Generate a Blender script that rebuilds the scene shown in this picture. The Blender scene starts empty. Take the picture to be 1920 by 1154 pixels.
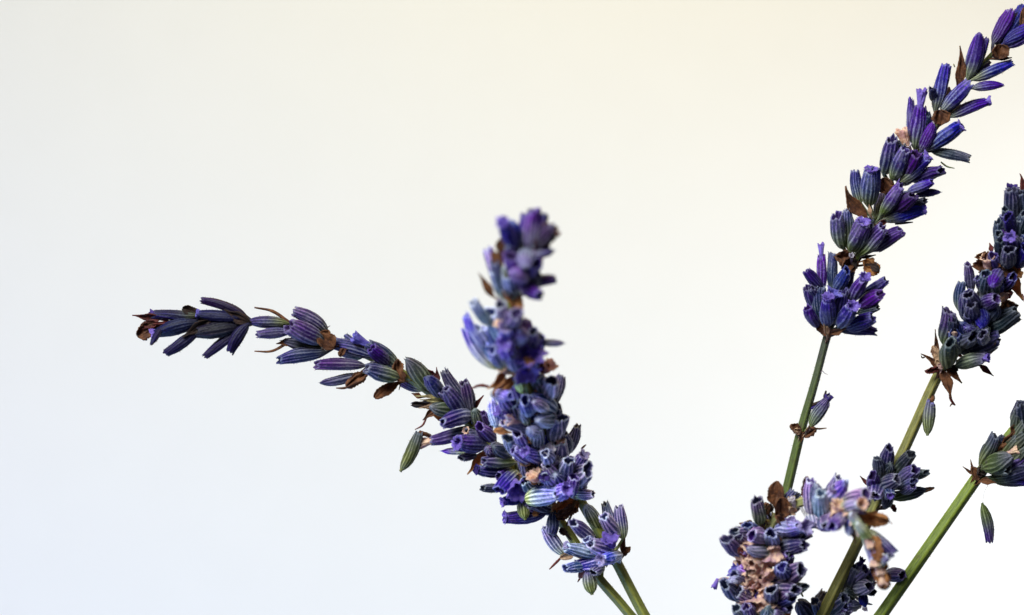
import bpy, math, random
import numpy as np
from mathutils import Vector

scene = bpy.context.scene
# ------------------------------------------------------------------ camera
S = 0.00008            # one photograph pixel at the focus distance is 0.08 mm of plant
D = 3750.0             # focus distance in the same units (0.30 m)
Z0 = 0.200             # height of the picture centre above the cut stem ends
cam_d = bpy.data.cameras.new('camera'); cam = bpy.data.objects.new('camera', cam_d)
scene.collection.objects.link(cam); scene.camera = cam
cam.location = (0, -D*S, Z0); cam.rotation_euler = (math.pi/2, 0, 0)
cam_d.sensor_width = 36; cam_d.lens = 36*D/1920
cam_d.clip_start = 0.01; cam_d.clip_end = 50
cam_d.dof.use_dof = True; cam_d.dof.focus_distance = D*S; cam_d.dof.aperture_fstop = 9.0
# ------------------------------------------------------------------ light
world = bpy.data.worlds.new('World'); scene.world = world; world.use_nodes = True
world.node_tree.nodes['Background'].inputs[0].default_value = (0.80, 0.88, 1.0, 1)
world.node_tree.nodes['Background'].inputs[1].default_value = 0.10
def lamp(name, loc, target, size, energy, col, spread=180):
    l = bpy.data.lights.new(name, 'AREA'); l.energy = energy; l.color = col
    l.shape = 'DISK'; l.size = size; l.spread = math.radians(spread)
    o = bpy.data.objects.new(name, l); scene.collection.objects.link(o)
    o.location = loc
    o.rotation_euler = (Vector(target)-Vector(loc)).to_track_quat('-Z', 'Y').to_euler()
    return o
BY = 0.55              # distance of the backdrop behind the sprigs
def lamp_rgb(name, loc, target, size, c):
    """lamp given by its strength per colour channel (watts)"""
    m = max(c); return lamp(name, (loc[0], loc[1], Z0+loc[2]), (target[0], target[1], Z0+target[2]), size, m, tuple(v/m for v in c))
KW = 12.0
lamp_rgb('key_lamp', (-0.22, -0.38, 0.32), (0, 0, 0), 0.25, (.406*KW, .436*KW, .406*KW))
lamp_rgb('cool_backdrop_lamp', (-0.462, 0.151, -0.095), (0.003, BY, -0.231), 0.3, (.0385*KW, .0310*KW, .0385*KW))
lamp_rgb('warm_backdrop_lamp', (0.133, 0.065, 0.476), (0.155, BY, 0.066), 0.3, (.0890*KW, .0490*KW, .010*KW))
lamp_rgb('low_backdrop_lamp', (-0.230, 0.053, -0.363), (-0.028, BY, 0.240), 0.3, (.0440*KW, .0760*KW, .1320*KW))
lamp_rgb('bright_backdrop_lamp', (0.576, 0.231, -0.015), (0.457, BY, -0.650), 0.3, (.373*KW, .382*KW, .415*KW))
lamp_rgb('top_backdrop_lamp', (0.010, 0.118, 0.363), (0.200, BY, -0.226), 0.3, (.0610*KW, .0555*KW, .0190*KW))
scene.view_settings.view_transform = 'Standard'; scene.view_settings.look = 'None'
scene.view_settings.exposure = 0; scene.view_settings.gamma = 1
scene.render.engine = 'CYCLES'

rng = random.Random(11)
COL = scene.collection
# ------------------------------------------------------------------ helpers
def at(px, py, d=0.0):
    """photograph pixel + distance d (px units) in front of the focus plane -> world"""
    k = (D-d)/D
    return np.array([(px-960)*k*S, -d*S, Z0+(577-py)*k*S])

def new_mat(name):
    m = bpy.data.materials.new(name); m.use_nodes = True
    nt = m.node_tree; return m, nt, nt.nodes['Principled BSDF']
def N(nt, t, **kw):
    n = nt.nodes.new(t)
    for k, v in kw.items(): setattr(n, k, v)
    return n
def val(nt, v, sock):
    if isinstance(v, (int, float)): sock.default_value = v
    elif isinstance(v, tuple): sock.default_value = (*v, 1) if len(v) == 3 else v
    else: nt.links.new(v, sock)
def mix(nt, f, a, b, mode='MIX'):
    n = N(nt, 'ShaderNodeMix', data_type='RGBA', blend_type=mode)
    val(nt, f, n.inputs[0]); val(nt, a, n.inputs[6]); val(nt, b, n.inputs[7]); return n.outputs[2]
def math_(nt, op, a, b=0.0, c=0.0):
    n = N(nt, 'ShaderNodeMath', operation=op)
    val(nt, a, n.inputs[0]); val(nt, b, n.inputs[1]); val(nt, c, n.inputs[2]); return n.outputs[0]
def step(nt, v, a, b, lo=0.0, hi=1.0):
    n = N(nt, 'ShaderNodeMapRange', interpolation_type='SMOOTHSTEP')
    val(nt, v, n.inputs[0]); val(nt, a, n.inputs[1]); val(nt, b, n.inputs[2]); n.inputs[3].default_value = lo; n.inputs[4].default_value = hi
    return n.outputs[0]
def attr(nt, name): return N(nt, 'ShaderNodeAttribute', attribute_name=name).outputs['Fac']
def noise(nt, scale, detail=3, rough=0.55, vec=None):
    n = N(nt, 'ShaderNodeTexNoise'); n.inputs['Scale'].default_value = scale
    n.inputs['Detail'].default_value = detail; n.inputs['Roughness'].default_value = rough
    if vec is None: vec = N(nt, 'ShaderNodeNewGeometry').outputs['Position']
    nt.links.new(vec, n.inputs['Vector']); return n.outputs['Fac']
def bump(nt, h, bs, strength, dist):
    b = N(nt, 'ShaderNodeBump'); b.inputs['Strength'].default_value = strength; b.inputs['Distance'].default_value = dist
    nt.links.new(h, b.inputs['Height']); nt.links.new(b.outputs[0], bs.inputs['Normal'])

# ------------------------------------------------------------------ materials
def calyx_material():
    m, nt, bs = new_mat('calyx_felt')
    oi = N(nt, 'ShaderNodeObjectInfo'); sp = N(nt, 'ShaderNodeSeparateColor'); nt.links.new(oi.outputs['Color'], sp.inputs[0])
    P, G, B, A = math_(nt, 'POWER', sp.outputs[0], 1.25), sp.outputs[1], sp.outputs[2], oi.outputs['Alpha']
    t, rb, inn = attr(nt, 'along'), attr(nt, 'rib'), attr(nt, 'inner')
    n1, n2, n0 = noise(nt, 900, 4), noise(nt, 3500, 3), noise(nt, 260, 2)
    rbm = step(nt, math_(nt, 'ADD', rb, math_(nt, 'MULTIPLY_ADD', n1, 0.9, -0.45)), 0.36, 0.84)
    rbm = math_(nt, 'MULTIPLY', rbm, step(nt, n0, 0.3, 0.55, 0.6, 1.0))
    groove = mix(nt, P, (0.010, 0.028, 0.042), (0.036, 0.010, 0.145))
    rib = mix(nt, P, (0.140, 0.200, 0.235), (0.125, 0.105, 0.36))
    rib = mix(nt, step(nt, n2, 0.35, 0.7), rib, mix(nt, P, (0.34, 0.38, 0.40), (0.27, 0.25, 0.50)))
    rib = mix(nt, math_(nt, 'MULTIPLY', A, 0.75), rib, (0.34, 0.27, 0.34))
    groove = mix(nt, math_(nt, 'MULTIPLY', A, 0.5), groove, (0.060, 0.035, 0.085))
    c = mix(nt, rbm, groove, rib)
    vio = mix(nt, math_(nt, 'MULTIPLY_ADD', P, 0.7, 0.3), c, mix(nt, 1.0, c, (0.80, 0.42, 1.15), 'MULTIPLY'))
    c = mix(nt, step(nt, math_(nt, 'MULTIPLY_ADD', n1, 0.5, math_(nt, 'MULTIPLY', t, 0.8)), 0.55, 0.95), c, vio)
    gre = mix(nt, rbm, (0.085, 0.105, 0.030), (0.42, 0.46, 0.24))
    gf = math_(nt, 'SUBTRACT', 1.0, step(nt, math_(nt, 'ADD', t, math_(nt, 'MULTIPLY_ADD', n1, 0.3, -0.15)), 0.02, math_(nt, 'MULTIPLY_ADD', G, 1.25, 0.14)))
    c = mix(nt, math_(nt, 'MULTIPLY', gf, math_(nt, 'MINIMUM', 1.0, math_(nt, 'MULTIPLY', G, 2.6))), c, gre)
    c = mix(nt, math_(nt, 'MULTIPLY', step(nt, t, 0.94, 0.99), step(nt, n1, 0.35, 0.65, 0.15, 0.75)), c, mix(nt, P, (0.36, 0.38, 0.44), (0.30, 0.25, 0.58)))
    brn = step(nt, n1, 0.60, 0.72)
    c = mix(nt, math_(nt, 'MULTIPLY', brn, 0.55), c, (0.055, 0.035, 0.05))
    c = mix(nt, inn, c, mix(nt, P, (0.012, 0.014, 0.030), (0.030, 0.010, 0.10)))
    # felt bloom and a small shift of hue from one calyx to the next
    dust = math_(nt, 'MULTIPLY', step(nt, math_(nt, 'ADD', n0, math_(nt, 'MULTIPLY_ADD', n2, 0.5, -0.25)), 0.42, 0.75, 0.0, 0.30), math_(nt, 'SUBTRACT', 1.0, inn))
    c = mix(nt, dust, c, (0.30, 0.30, 0.36))
    hs = N(nt, 'ShaderNodeHueSaturation'); nt.links.new(c, hs.inputs['Color'])
    nt.links.new(math_(nt, 'MULTIPLY_ADD', oi.outputs['Random'], 0.06, 0.464), hs.inputs['Hue'])
    hs.inputs['Saturation'].default_value = 1.28
    c = hs.outputs[0]
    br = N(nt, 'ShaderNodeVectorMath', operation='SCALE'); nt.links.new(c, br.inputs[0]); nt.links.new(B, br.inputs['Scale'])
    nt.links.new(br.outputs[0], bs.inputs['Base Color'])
    bs.inputs['Roughness'].default_value = 0.55; bs.inputs['Specular IOR Level'].default_value = 0.28
    bs.inputs['Sheen Weight'].default_value = 0.07; bs.inputs['Sheen Roughness'].default_value = 0.4
    bs.inputs['Sheen Tint'].default_value = (0.75, 0.78, 1.0, 1)
    bump(nt, math_(nt, 'ADD', n2, math_(nt, 'MULTIPLY', n1, 0.8)), bs, 0.55, 0.00025)
    return m
def paper_material(name, rough=0.65, trans=0.25, vein=1.0, dk=(0.28, 0.22, 0.26)):
    """bracts and petals: the base colour is the object's own colour, mottled and veined"""
    m, nt, bs = new_mat(name)
    oi = N(nt, 'ShaderNodeObjectInfo'); c0 = oi.outputs['Color']
    u, v = attr(nt, 'rib'), attr(nt, 'along')
    n1, n2 = noise(nt, 700, 4), noise(nt, 2600, 3)
    dark = mix(nt, 1.0, c0, dk, 'MULTIPLY')
    lite = mix(nt, 1.0, c0, (1.7, 1.65, 1.6), 'MULTIPLY')
    c = mix(nt, step(nt, n1, 0.36, 0.62), dark, c0)
    c = mix(nt, math_(nt, 'MULTIPLY', step(nt, n2, 0.5, 0.75), 0.6), c, lite)
    w = N(nt, 'ShaderNodeMath', operation='SINE'); nt.links.new(math_(nt, 'MULTIPLY', u, 26.0), w.inputs[0])
    c = mix(nt, math_(nt, 'MULTIPLY', step(nt, w.outputs[0], 0.3, 1.0), 0.45*vein), c, dark)
    nt.links.new(c, bs.inputs['Base Color'])
    bs.inputs['Roughness'].default_value = rough; bs.inputs['Specular IOR Level'].default_value = 0.3
    bs.inputs['Sheen Weight'].default_value = 0.1
    bump(nt, math_(nt, 'ADD', n1, n2), bs, 0.6, 0.0003)
    tr = N(nt, 'ShaderNodeBsdfTranslucent'); nt.links.new(lite, tr.inputs[0])
    ms = N(nt, 'ShaderNodeMixShader'); ms.inputs[0].default_value = trans
    out = nt.nodes['Material Output']
    nt.links.new(bs.outputs[0], ms.inputs[1]); nt.links.new(tr.outputs[0], ms.inputs[2]); nt.links.new(ms.outputs[0], out.inputs[0])
    return m
def stem_material():
    m, nt, bs = new_mat('stem_skin')
    oi = N(nt, 'ShaderNodeObjectInfo'); c0 = oi.outputs['Color']
    rb, t = attr(nt, 'rib'), attr(nt, 'along')
    n1, n2 = noise(nt, 500, 4), noise(nt, 3000, 3)
    cv = N(nt, 'ShaderNodeCombineXYZ'); nt.links.new(math_(nt, 'MULTIPLY', attr(nt, 'turn'), 9.0), cv.inputs[0]); nt.links.new(math_(nt, 'MULTIPLY', t, 40.0), cv.inputs[1])
    n3 = noise(nt, 2.2, 3, 0.6, cv.outputs[0])
    dark = mix(nt, 1.0, c0, (0.42, 0.46, 0.5), 'MULTIPLY'); lite = mix(nt, 1.0, c0, (1.75, 1.6, 1.6), 'MULTIPLY')
    c = mix(nt, step(nt, n3, 0.35, 0.62), dark, c0)
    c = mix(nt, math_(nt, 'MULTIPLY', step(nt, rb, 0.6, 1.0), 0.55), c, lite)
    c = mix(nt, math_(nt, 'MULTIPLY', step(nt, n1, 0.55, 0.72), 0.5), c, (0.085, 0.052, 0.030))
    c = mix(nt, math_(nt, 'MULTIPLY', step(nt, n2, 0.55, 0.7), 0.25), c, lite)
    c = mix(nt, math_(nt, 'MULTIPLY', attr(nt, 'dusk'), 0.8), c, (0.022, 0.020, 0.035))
    nt.links.new(c, bs.inputs['Base Color']); bs.inputs['Roughness'].default_value = 0.5
    bs.inputs['Specular IOR Level'].default_value = 0.35
    bump(nt, math_(nt, 'ADD', n3, n2), bs, 0.4, 0.0002)
    return m
def backdrop_material():
    m, nt, bs = new_mat('matt_white_backdrop')
    n = noise(nt, 60, 3); n2 = noise(nt, 900, 2)
    nt.links.new(mix(nt, n, (0.80, 0.80, 0.80), (0.83, 0.83, 0.83)), bs.inputs['Base Color'])
    bs.inputs['Roughness'].default_value = 0.9; bs.inputs['Specular IOR Level'].default_value = 0.1
    bump(nt, n2, bs, 0.15, 0.001)
    return m
M_CALYX, M_STEM, M_BACK = calyx_material(), stem_material(), backdrop_material()
M_BRACT = paper_material('bract_papery', 0.6, 0.22, 1.0)
M_PETAL = paper_material('petal_crumpled', 0.55, 0.25, 0.5, (0.50, 0.40, 0.62))

# ------------------------------------------------------------------ mesh building (numpy)
def bez(p0, p1, p2, n):
    t = np.linspace(0, 1, n)[:, None]
    return (1-t)**2*p0 + 2*t*(1-t)*p1 + t**2*p2
def frames(P):
    T = np.gradient(P, axis=0); T /= np.linalg.norm(T, axis=1)[:, None]+1e-12
    a = np.array([0, -1.0, 0.15])
    if abs(T[0] @ a) > 0.9: a = np.array([0.3, 0, 1.0])
    U = np.zeros_like(P); u = a
    for i in range(len(P)):
        u = u - (u @ T[i])*T[i]; u /= np.linalg.norm(u)+1e-12; U[i] = u
    return T, U, np.cross(T, U)
def catmull(P, n):
    P = np.asarray(P, float); Q = np.vstack([2*P[0]-P[1], P, 2*P[-1]-P[-2]]); out = []
    for i in range(1, len(Q)-2):
        t = np.linspace(0, 1, n, endpoint=False)[:, None]
        a, b, c, d = Q[i-1], Q[i], Q[i+1], Q[i+2]
        out.append(0.5*((2*b)+(-a+c)*t+(2*a-5*b+4*c-d)*t*t+(-a+3*b-3*c+d)*t**3))
    return np.vstack(out+[P[-1:]])
def mesh_obj(name, V, F, mat, attrs, parent, origin, color=(1, 1, 1, 1), solid=0.0, kind=None):
    """V in world metres; the object's origin sits at `origin`; parented to `parent` whose world origin is stored"""
    me = bpy.data.meshes.new(name)
    me.from_pydata((V-origin).tolist(), [], F if isinstance(F, list) else F.tolist())
    me.polygons.foreach_set('use_smooth', [True]*len(me.polygons))
    for k, a in attrs.items():
        at_ = me.attributes.new(k, 'FLOAT', 'POINT'); at_.data.foreach_set('value', np.asarray(a, np.float32))
    me.materials.append(mat); me.update()
    o = bpy.data.objects.new(name, me); COL.objects.link(o)
    o.color = color
    base = np.zeros(3)
    if parent is not None:
        o.parent = parent; base = np.array(parent['_w'])
    o.location = (origin-base).tolist(); o['_w'] = [float(x) for x in origin]
    if solid:
        md = o.modifiers.new('thickness', 'SOLIDIFY'); md.thickness = solid; md.offset = 0
    return o
def ring_faces(nr, ns, cap0=False, cap1=False):
    F = []
    for i in range(nr-1):
        for j in range(ns):
            k = (j+1) % ns
            F.append((i*ns+j, i*ns+k, (i+1)*ns+k, (i+1)*ns+j))
    if cap0: F.append(tuple(range(ns))[::-1])
    if cap1: F.append(tuple(range((nr-1)*ns, nr*ns)))
    return F
_RF = {}
def rf(nr, ns, a, b):
    if (nr, ns, a, b) not in _RF: _RF[(nr, ns, a, b)] = ring_faces(nr, ns, a, b)
    return _RF[(nr, ns, a, b)]
def waves(th, s, k=5, seed=None):
    """smooth random field over angle and length"""
    r = random.Random(seed if seed is not None else rng.random()); out = np.zeros(np.broadcast(th, s).shape)
    for _ in range(k):
        out = out + r.uniform(.4, 1)*np.sin(r.randint(1, 4)*th+r.uniform(0, 6.28)+r.uniform(-7, 7)*s)
    return out/k
PROF_T = [0, .05, .14, .30, .50, .70, .86, .95, 1.0]
PROF_O = [.24, .46, .70, .92, 1.0, .97, .84, .73, .70]
PROF_C = [.24, .44, .70, .93, 1.0, .93, .70, .46, .20]
def calyx(parent, anchor, base, tip, w, kind, P, G, B, bend_vec, name='calyx', A=None):
    """ribbed tubular calyx; anchor = point on the stem, joined to base by a short stalk; w = width (px units)"""
    NS, NB = 52, 15
    L = np.linalg.norm(tip-base); r0 = w*0.5*S*(D-(-(base[1]+tip[1])*0.5/S))/D
    ctrl = (base+tip)/2+bend_vec
    body = bez(base, ctrl, tip, NB)
    ped = bez(anchor, (anchor+base)/2+(base-ctrl)*0.1, base, 4)[:3]
    C = np.vstack([ped, body]); T, U, W = frames(C)
    tt = np.linspace(0, 1, NB); prof = np.interp(tt, PROF_T, PROF_C if kind == 'c' else PROF_O)
    pr = min(r0*0.24, 3.0*S)
    rad = np.concatenate([np.full(3, pr), prof*r0])
    t = np.concatenate([np.full(3, -0.02), tt])
    th = np.linspace(0, 2*math.pi, NS, endpoint=False)[None, :]
    seed = rng.random(); ph = rng.uniform(0, 6.28); twist = rng.uniform(-.5, .5)
    nrib = rng.choice([10, 11, 12, 13]); shr = rng.uniform(.10, .26)
    wav = rng.uniform(.03, .10)*np.sin(rng.uniform(3, 9)*t[:, None]+rng.uniform(0, 6.28)+2*th)
    rib = 0.5+0.5*np.cos(nrib*(th+twist*t[:, None]+wav)+ph)
    ridx = np.floor((nrib*(th+twist*t[:, None]+wav)+ph+math.pi)/(2*math.pi)).astype(int) % nrib
    rib = rib*np.array([rng.uniform(.6, 1.15) for _ in range(nrib)])[ridx]
    env = np.clip(np.minimum((t+.02)*5, 1.0), 0, 1)[:, None]
    flat = 1+0.10*np.cos(2*th+rng.uniform(0, 6.28))
    mw = np.clip((t[:, None]-.72)/.28, 0, 1)
    flat = flat*(1+mw*(rng.uniform(0, .30)*np.cos(2*th+rng.uniform(0, 6.28))+rng.uniform(.03, .16)*np.cos(3*th+rng.uniform(0, 6.28))+.10*waves(th*2, 0*th, 4)))
    R = rad[:, None]*flat*(1+env*(0.115*(rib**1.3-0.5)+shr*waves(th, t[:, None], 5, seed)))
    # mouth: uneven teeth, one longer lobe
    lobe = 0.028*np.cos(5*th+ph)+0.055*np.exp(-((np.angle(np.exp(1j*(th-ph)))/0.55)**2))*rng.uniform(.3, 1.4)
    lobe = lobe+0.035*waves(th*2, 0*th, 4, seed+1)+rng.uniform(0, .07)*np.cos(th-rng.uniform(0, 6.28))
    shift = np.where(t[:, None] > .8, (t[:, None]-.8)/.2, 0)*lobe*L
    rings = [C[i][None, :]+R[i][:, None]*(np.cos(th[0])[:, None]*U[i]+np.sin(th[0])[:, None]*W[i])+shift[i][:, None]*T[i] for i in range(len(C))]
    ribs = [rib[i] for i in range(len(C))]; ts = [np.full(NS, t[i]) for i in range(len(C))]; inn = [np.zeros(NS)]*len(C)
    if kind == 'c':
        cap = True
    else:
        cap = True
        last = rings[-1]; cen = C[-1]
        dp = rng.choice([.3, .6, 1, 1])
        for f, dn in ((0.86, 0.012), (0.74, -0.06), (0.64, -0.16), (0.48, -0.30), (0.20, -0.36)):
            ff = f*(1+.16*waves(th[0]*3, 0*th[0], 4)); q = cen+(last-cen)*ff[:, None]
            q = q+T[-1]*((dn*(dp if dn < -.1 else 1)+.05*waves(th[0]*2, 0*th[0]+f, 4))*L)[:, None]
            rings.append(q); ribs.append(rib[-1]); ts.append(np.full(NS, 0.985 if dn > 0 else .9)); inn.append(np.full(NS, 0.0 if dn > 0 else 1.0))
    V = np.vstack(rings); nh = int(60+L/S*1.2); H = down(V, C, nh, (4, len(C)), NS); nv = len(V)
    F = rf(len(rings), NS, True, cap)+[(nv+3*k, nv+3*k+1, nv+3*k+2) for k in range(nh)]
    V = np.vstack([V, H]); ex = np.ones(3*nh)
    o = mesh_obj(name, V, F, M_CALYX,
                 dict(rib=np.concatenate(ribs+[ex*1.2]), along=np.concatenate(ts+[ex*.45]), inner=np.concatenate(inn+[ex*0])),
                 parent, anchor, (P, G, B, rng.random()*.5 if A is None else A))
    return o, T[-1], r0
def down(V, C, n, rows, NS, lo=1.6, hi=4.2):
    """fine down: thin triangles standing off the surface; V = ring vertices, C = ring centres"""
    r = np.random.RandomState(rng.randrange(1 << 30))
    i = r.randint(rows[0], rows[1], n); j = r.randint(0, NS, n)
    p = V[i*NS+j]; c = C[i]; nrm = p-c; nrm /= np.linalg.norm(nrm, axis=1)[:, None]+1e-12
    ax = C[np.minimum(i+1, len(C)-1)]-C[np.maximum(i-1, 0)]; ax /= np.linalg.norm(ax, axis=1)[:, None]+1e-12
    d = nrm+ax*r.uniform(-.2, .9, n)[:, None]+r.normal(0, .35, (n, 3)); d /= np.linalg.norm(d, axis=1)[:, None]
    sd = np.cross(d, r.normal(0, 1, (n, 3))); sd /= np.linalg.norm(sd, axis=1)[:, None]+1e-12
    L = r.uniform(lo, hi, n)[:, None]*S; b = .32*S
    return np.stack([p-sd*b-nrm*.3*S, p+sd*b-nrm*.3*S, p+d*L], 1).reshape(-1, 3)
def petals(parent, base, tip, w, tone, lobes=5, flare=1.0, name='petals', anchor=None):
    """withered corolla: a short tube that opens into crumpled lobes"""
    NS, NR = 40, 11
    L = np.linalg.norm(tip-base); r = w*0.5*S
    C = np.linspace(base, tip, NR); T, U, W = frames(C)
    s = np.linspace(0, 1, NR)[:, None]; th = np.linspace(0, 2*math.pi, NS, endpoint=False)[None, :]
    ph = rng.uniform(0, 6.28); seed = rng.random()
    lob = np.abs(np.cos(lobes*.5*th+ph))**.5*(.72+.5*waves(th, 0*th, 4, seed+5))
    prof = 0.42+0.58*np.clip((s-0.25)/0.75, 0, 1)**1.3*flare
    R = r*prof*(1+0.30*waves(th, s*1.3, 6, seed)+s*0.30*(lob-.5)+0.10*s*np.sin(13*th+ph*2)+0.12*s*np.sin(9*th-5*s))
    zl = L*(s*(0.80+0.30*lob*s)-0.55*flare*np.clip(s-.72, 0, 1)**1.2*(lob)+0.14*s*waves(th, s*2, 6, seed+1))
    side = 0.34*r*s*waves(th, s*2.5, 6, seed+2)
    V = np.zeros((NR, NS, 3))
    for i in range(NR):
        V[i] = base+T[0]*zl[i][:, None]+R[i][:, None]*(np.cos(th[0])[:, None]*U[i]+np.sin(th[0])[:, None]*W[i])+side[i][:, None]*U[i]
    if anchor is not None and np.linalg.norm(anchor-base) > 6*S:
        rows = [anchor+(base-anchor)*f+2.5*S*(np.cos(th[0])[:, None]*U[0]+np.sin(th[0])[:, None]*W[0]) for f in (0, .4, .8)]
        V = np.concatenate([np.array(rows), V]); s = np.concatenate([np.zeros((3, 1)), s]); NR += 3
    V = V.reshape(-1, 3)
    o = mesh_obj(name, V, rf(NR, NS, True, False), M_PETAL, dict(rib=np.repeat(lob, NR, 0).ravel(), along=np.repeat(s, NS, 1).ravel()),
                 parent, base, tone, solid=1.0*S)
    return o
def bract(parent, base, tip, w, shape, tone, bend, name='bract', roll=None, anchor=None):
    """thin dry bract: 0 = drawn out to a fine tip, 1 = broad and blunt, 2 = torn and crumpled"""
    NU, NV = 13, 21
    L = np.linalg.norm(tip-base); ax = (tip-base)/L
    view = np.array([0, -1.0, 0]); side = np.cross(ax, view)
    side = side/np.linalg.norm(side) if np.linalg.norm(side) > .1 else np.array([1.0, 0, 0])
    nrm = np.cross(side, ax)
    if roll is None: roll = rng.uniform(-.5, .5)
    s2 = side*math.cos(roll)+nrm*math.sin(roll); n2 = np.cross(s2, ax)
    v = np.linspace(0, 1, NV)[:, None]; u = np.linspace(-1, 1, NU)[None, :]
    if shape == 0: pf = np.interp(v, [0, .08, .25, .42, .62, .78, .9, 1], [.30, .62, .95, 1.0, .62, .28, .14, .05])
    else: pf = np.interp(v, [0, .08, .25, .5, .75, .92, 1], [.40, .70, .95, 1.0, .92, .62, .22])
    seed = rng.random(); am = 1.9 if shape == 2 else 1.0
    rag = 1+am*(0.20*waves(v*5+u, v, 6, seed)+0.10*np.sin(v*31+6*seed)*np.sin(v*17+u))*abs(u)
    X = u*pf*w*.5*S*rag
    cup = w*S*(0.26*(u**2)*pf-0.13)+w*S*0.24*am*waves(u*2.2, v*1.1, 6, seed+1)
    cup = cup-w*S*.07*np.exp(-(u*5)**2)+w*S*.035*np.sin(u*11+4*v)*am
    curl = bend*S*4*v*(1-v)
    lean = rng.uniform(-.15, .15)*L*v**2
    Y = v*L*(1+0.0*u)+am*0.05*L*waves(u*3, v, 4, seed+2)*v
    V = base+ax*Y[..., None]+s2*(X+curl)[..., None]+n2*(cup+lean)[..., None]
    v = v+0*u
    if anchor is not None and np.linalg.norm(anchor-base) > 6*S:      # a narrow foot reaching back to the stem
        rows = []
        for f in (0, .35, .7):
            p = anchor+(base-anchor)*f
            rows.append(p+s2*(u[0]*2.2*S)[:, None]+n2*(u[0]**2*1.5*S)[:, None])
        V = np.concatenate([np.array(rows), V]); v = np.concatenate([np.zeros((3, NU)), v]); NV = NV+3
    F = []
    for i in range(NV-1):
        for j in range(NU-1): F.append((i*NU+j, i*NU+j+1, (i+1)*NU+j+1, (i+1)*NU+j))
    one = np.ones((NV, NU))
    return mesh_obj(name, V.reshape(-1, 3), F, M_BRACT, dict(rib=(u*one).ravel(), along=(v*one).ravel()), parent, base, tone, solid=1.2*S)
def tube(parent, P, radii, mat, name, color, ns=12, square=0.0, dusk=None, seg=6, wob=0.0, hairs=0):
    Q = catmull(P, seg); R = np.interp(np.linspace(0, 1, len(Q)), np.linspace(0, 1, len(radii)), radii)
    T, U, W = frames(Q); th = np.linspace(0, 2*math.pi, ns, endpoint=False)
    s = np.linspace(0, 1, len(Q))
    ridge = 0.5+0.5*np.cos(4*th)
    rr = 1+square*(ridge-.5)
    wv = 1+wob*waves(th[None, :], s[:, None]*9, 5) if wob else np.ones((len(Q), ns))
    V = np.vstack([Q[i]+(R[i]*rr*wv[i])[:, None]*(np.cos(th)[:, None]*U[i]+np.sin(th)[:, None]*W[i]) for i in range(len(Q))])
    le = np.concatenate([[0], np.cumsum(np.linalg.norm(np.diff(Q, axis=0), axis=1))])
    al = np.repeat(le/(le[-1]), ns)
    du = np.zeros(len(Q)) if dusk is None else np.interp(s, np.linspace(0, 1, len(dusk)), dusk)
    tu = np.abs(np.tile(th, len(Q))/math.pi-1)
    F = rf(len(Q), ns, True, True); rb_ = np.tile(ridge, len(Q)); dk_ = np.repeat(du, ns)
    if hairs:
        H = down(V, Q, hairs, (2, len(Q)-2), ns, 1.5, 4.5); nv = len(V); ex = np.ones(3*hairs)
        F = F+[(nv+3*k, nv+3*k+1, nv+3*k+2) for k in range(hairs)]
        V = np.vstack([V, H]); rb_ = np.concatenate([rb_, ex]); al = np.concatenate([al, ex*.5]); tu = np.concatenate([tu, ex*.5]); dk_ = np.concatenate([dk_, ex*0])
    return mesh_obj(name, V, F, mat, dict(rib=rb_, along=al, turn=tu, dusk=dk_), parent, Q[0], color)

# ------------------------------------------------------------------ the setting
def build_backdrop():
    w, h = 2.4, 1.5; V = []; F = []; n = 24
    prof = [(BY, h)]+[(BY, z) for z in np.linspace(1.2, 0.0, 7)]
    V = np.array([(x, y, z-0.45) for (y, z) in prof for x in np.linspace(-w, w, n)])
    for i in range(len(prof)-1):
        for j in range(n-1): F.append((i*n+j, (i+1)*n+j, (i+1)*n+j+1, i*n+j+1))
    o = mesh_obj('backdrop', V, F, M_BACK, {}, None, np.array([0, BY, 0.0]), solid=0.01)
    o['kind'] = 'structure'; o['label'] = 'plain matt white backdrop far behind the lavender'
build_backdrop()

# ------------------------------------------------------------------ tones of dry bracts and petals (linear base colours)
BT = {'n': (.19, .072, .030, 1), 'k': (.045, .020, .016, 1), 'o': (.52, .235, .085, 1), 'r': (.16, .030, .028, 1),
      't': (.60, .40, .26, 1), 'y': (.52, .45, .22, 1), 'i': (.60, .38, .36, 1), 'g': (.16, .18, .055, 1), 'm': (.30, .22, .30, 1)}
PT = {'v': (.25, .17, .62, 1), 'b': (.17, .15, .56, 1), 'd': (.05, .022, .22, 1), 't': (.85, .62, .47, 1), 'l': (.42, .36, .62, 1), 'w': (.62, .58, .64, 1), 'r': (.09, .018, .02, 1), 'i': (.85, .62, .56, 1)}

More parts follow.
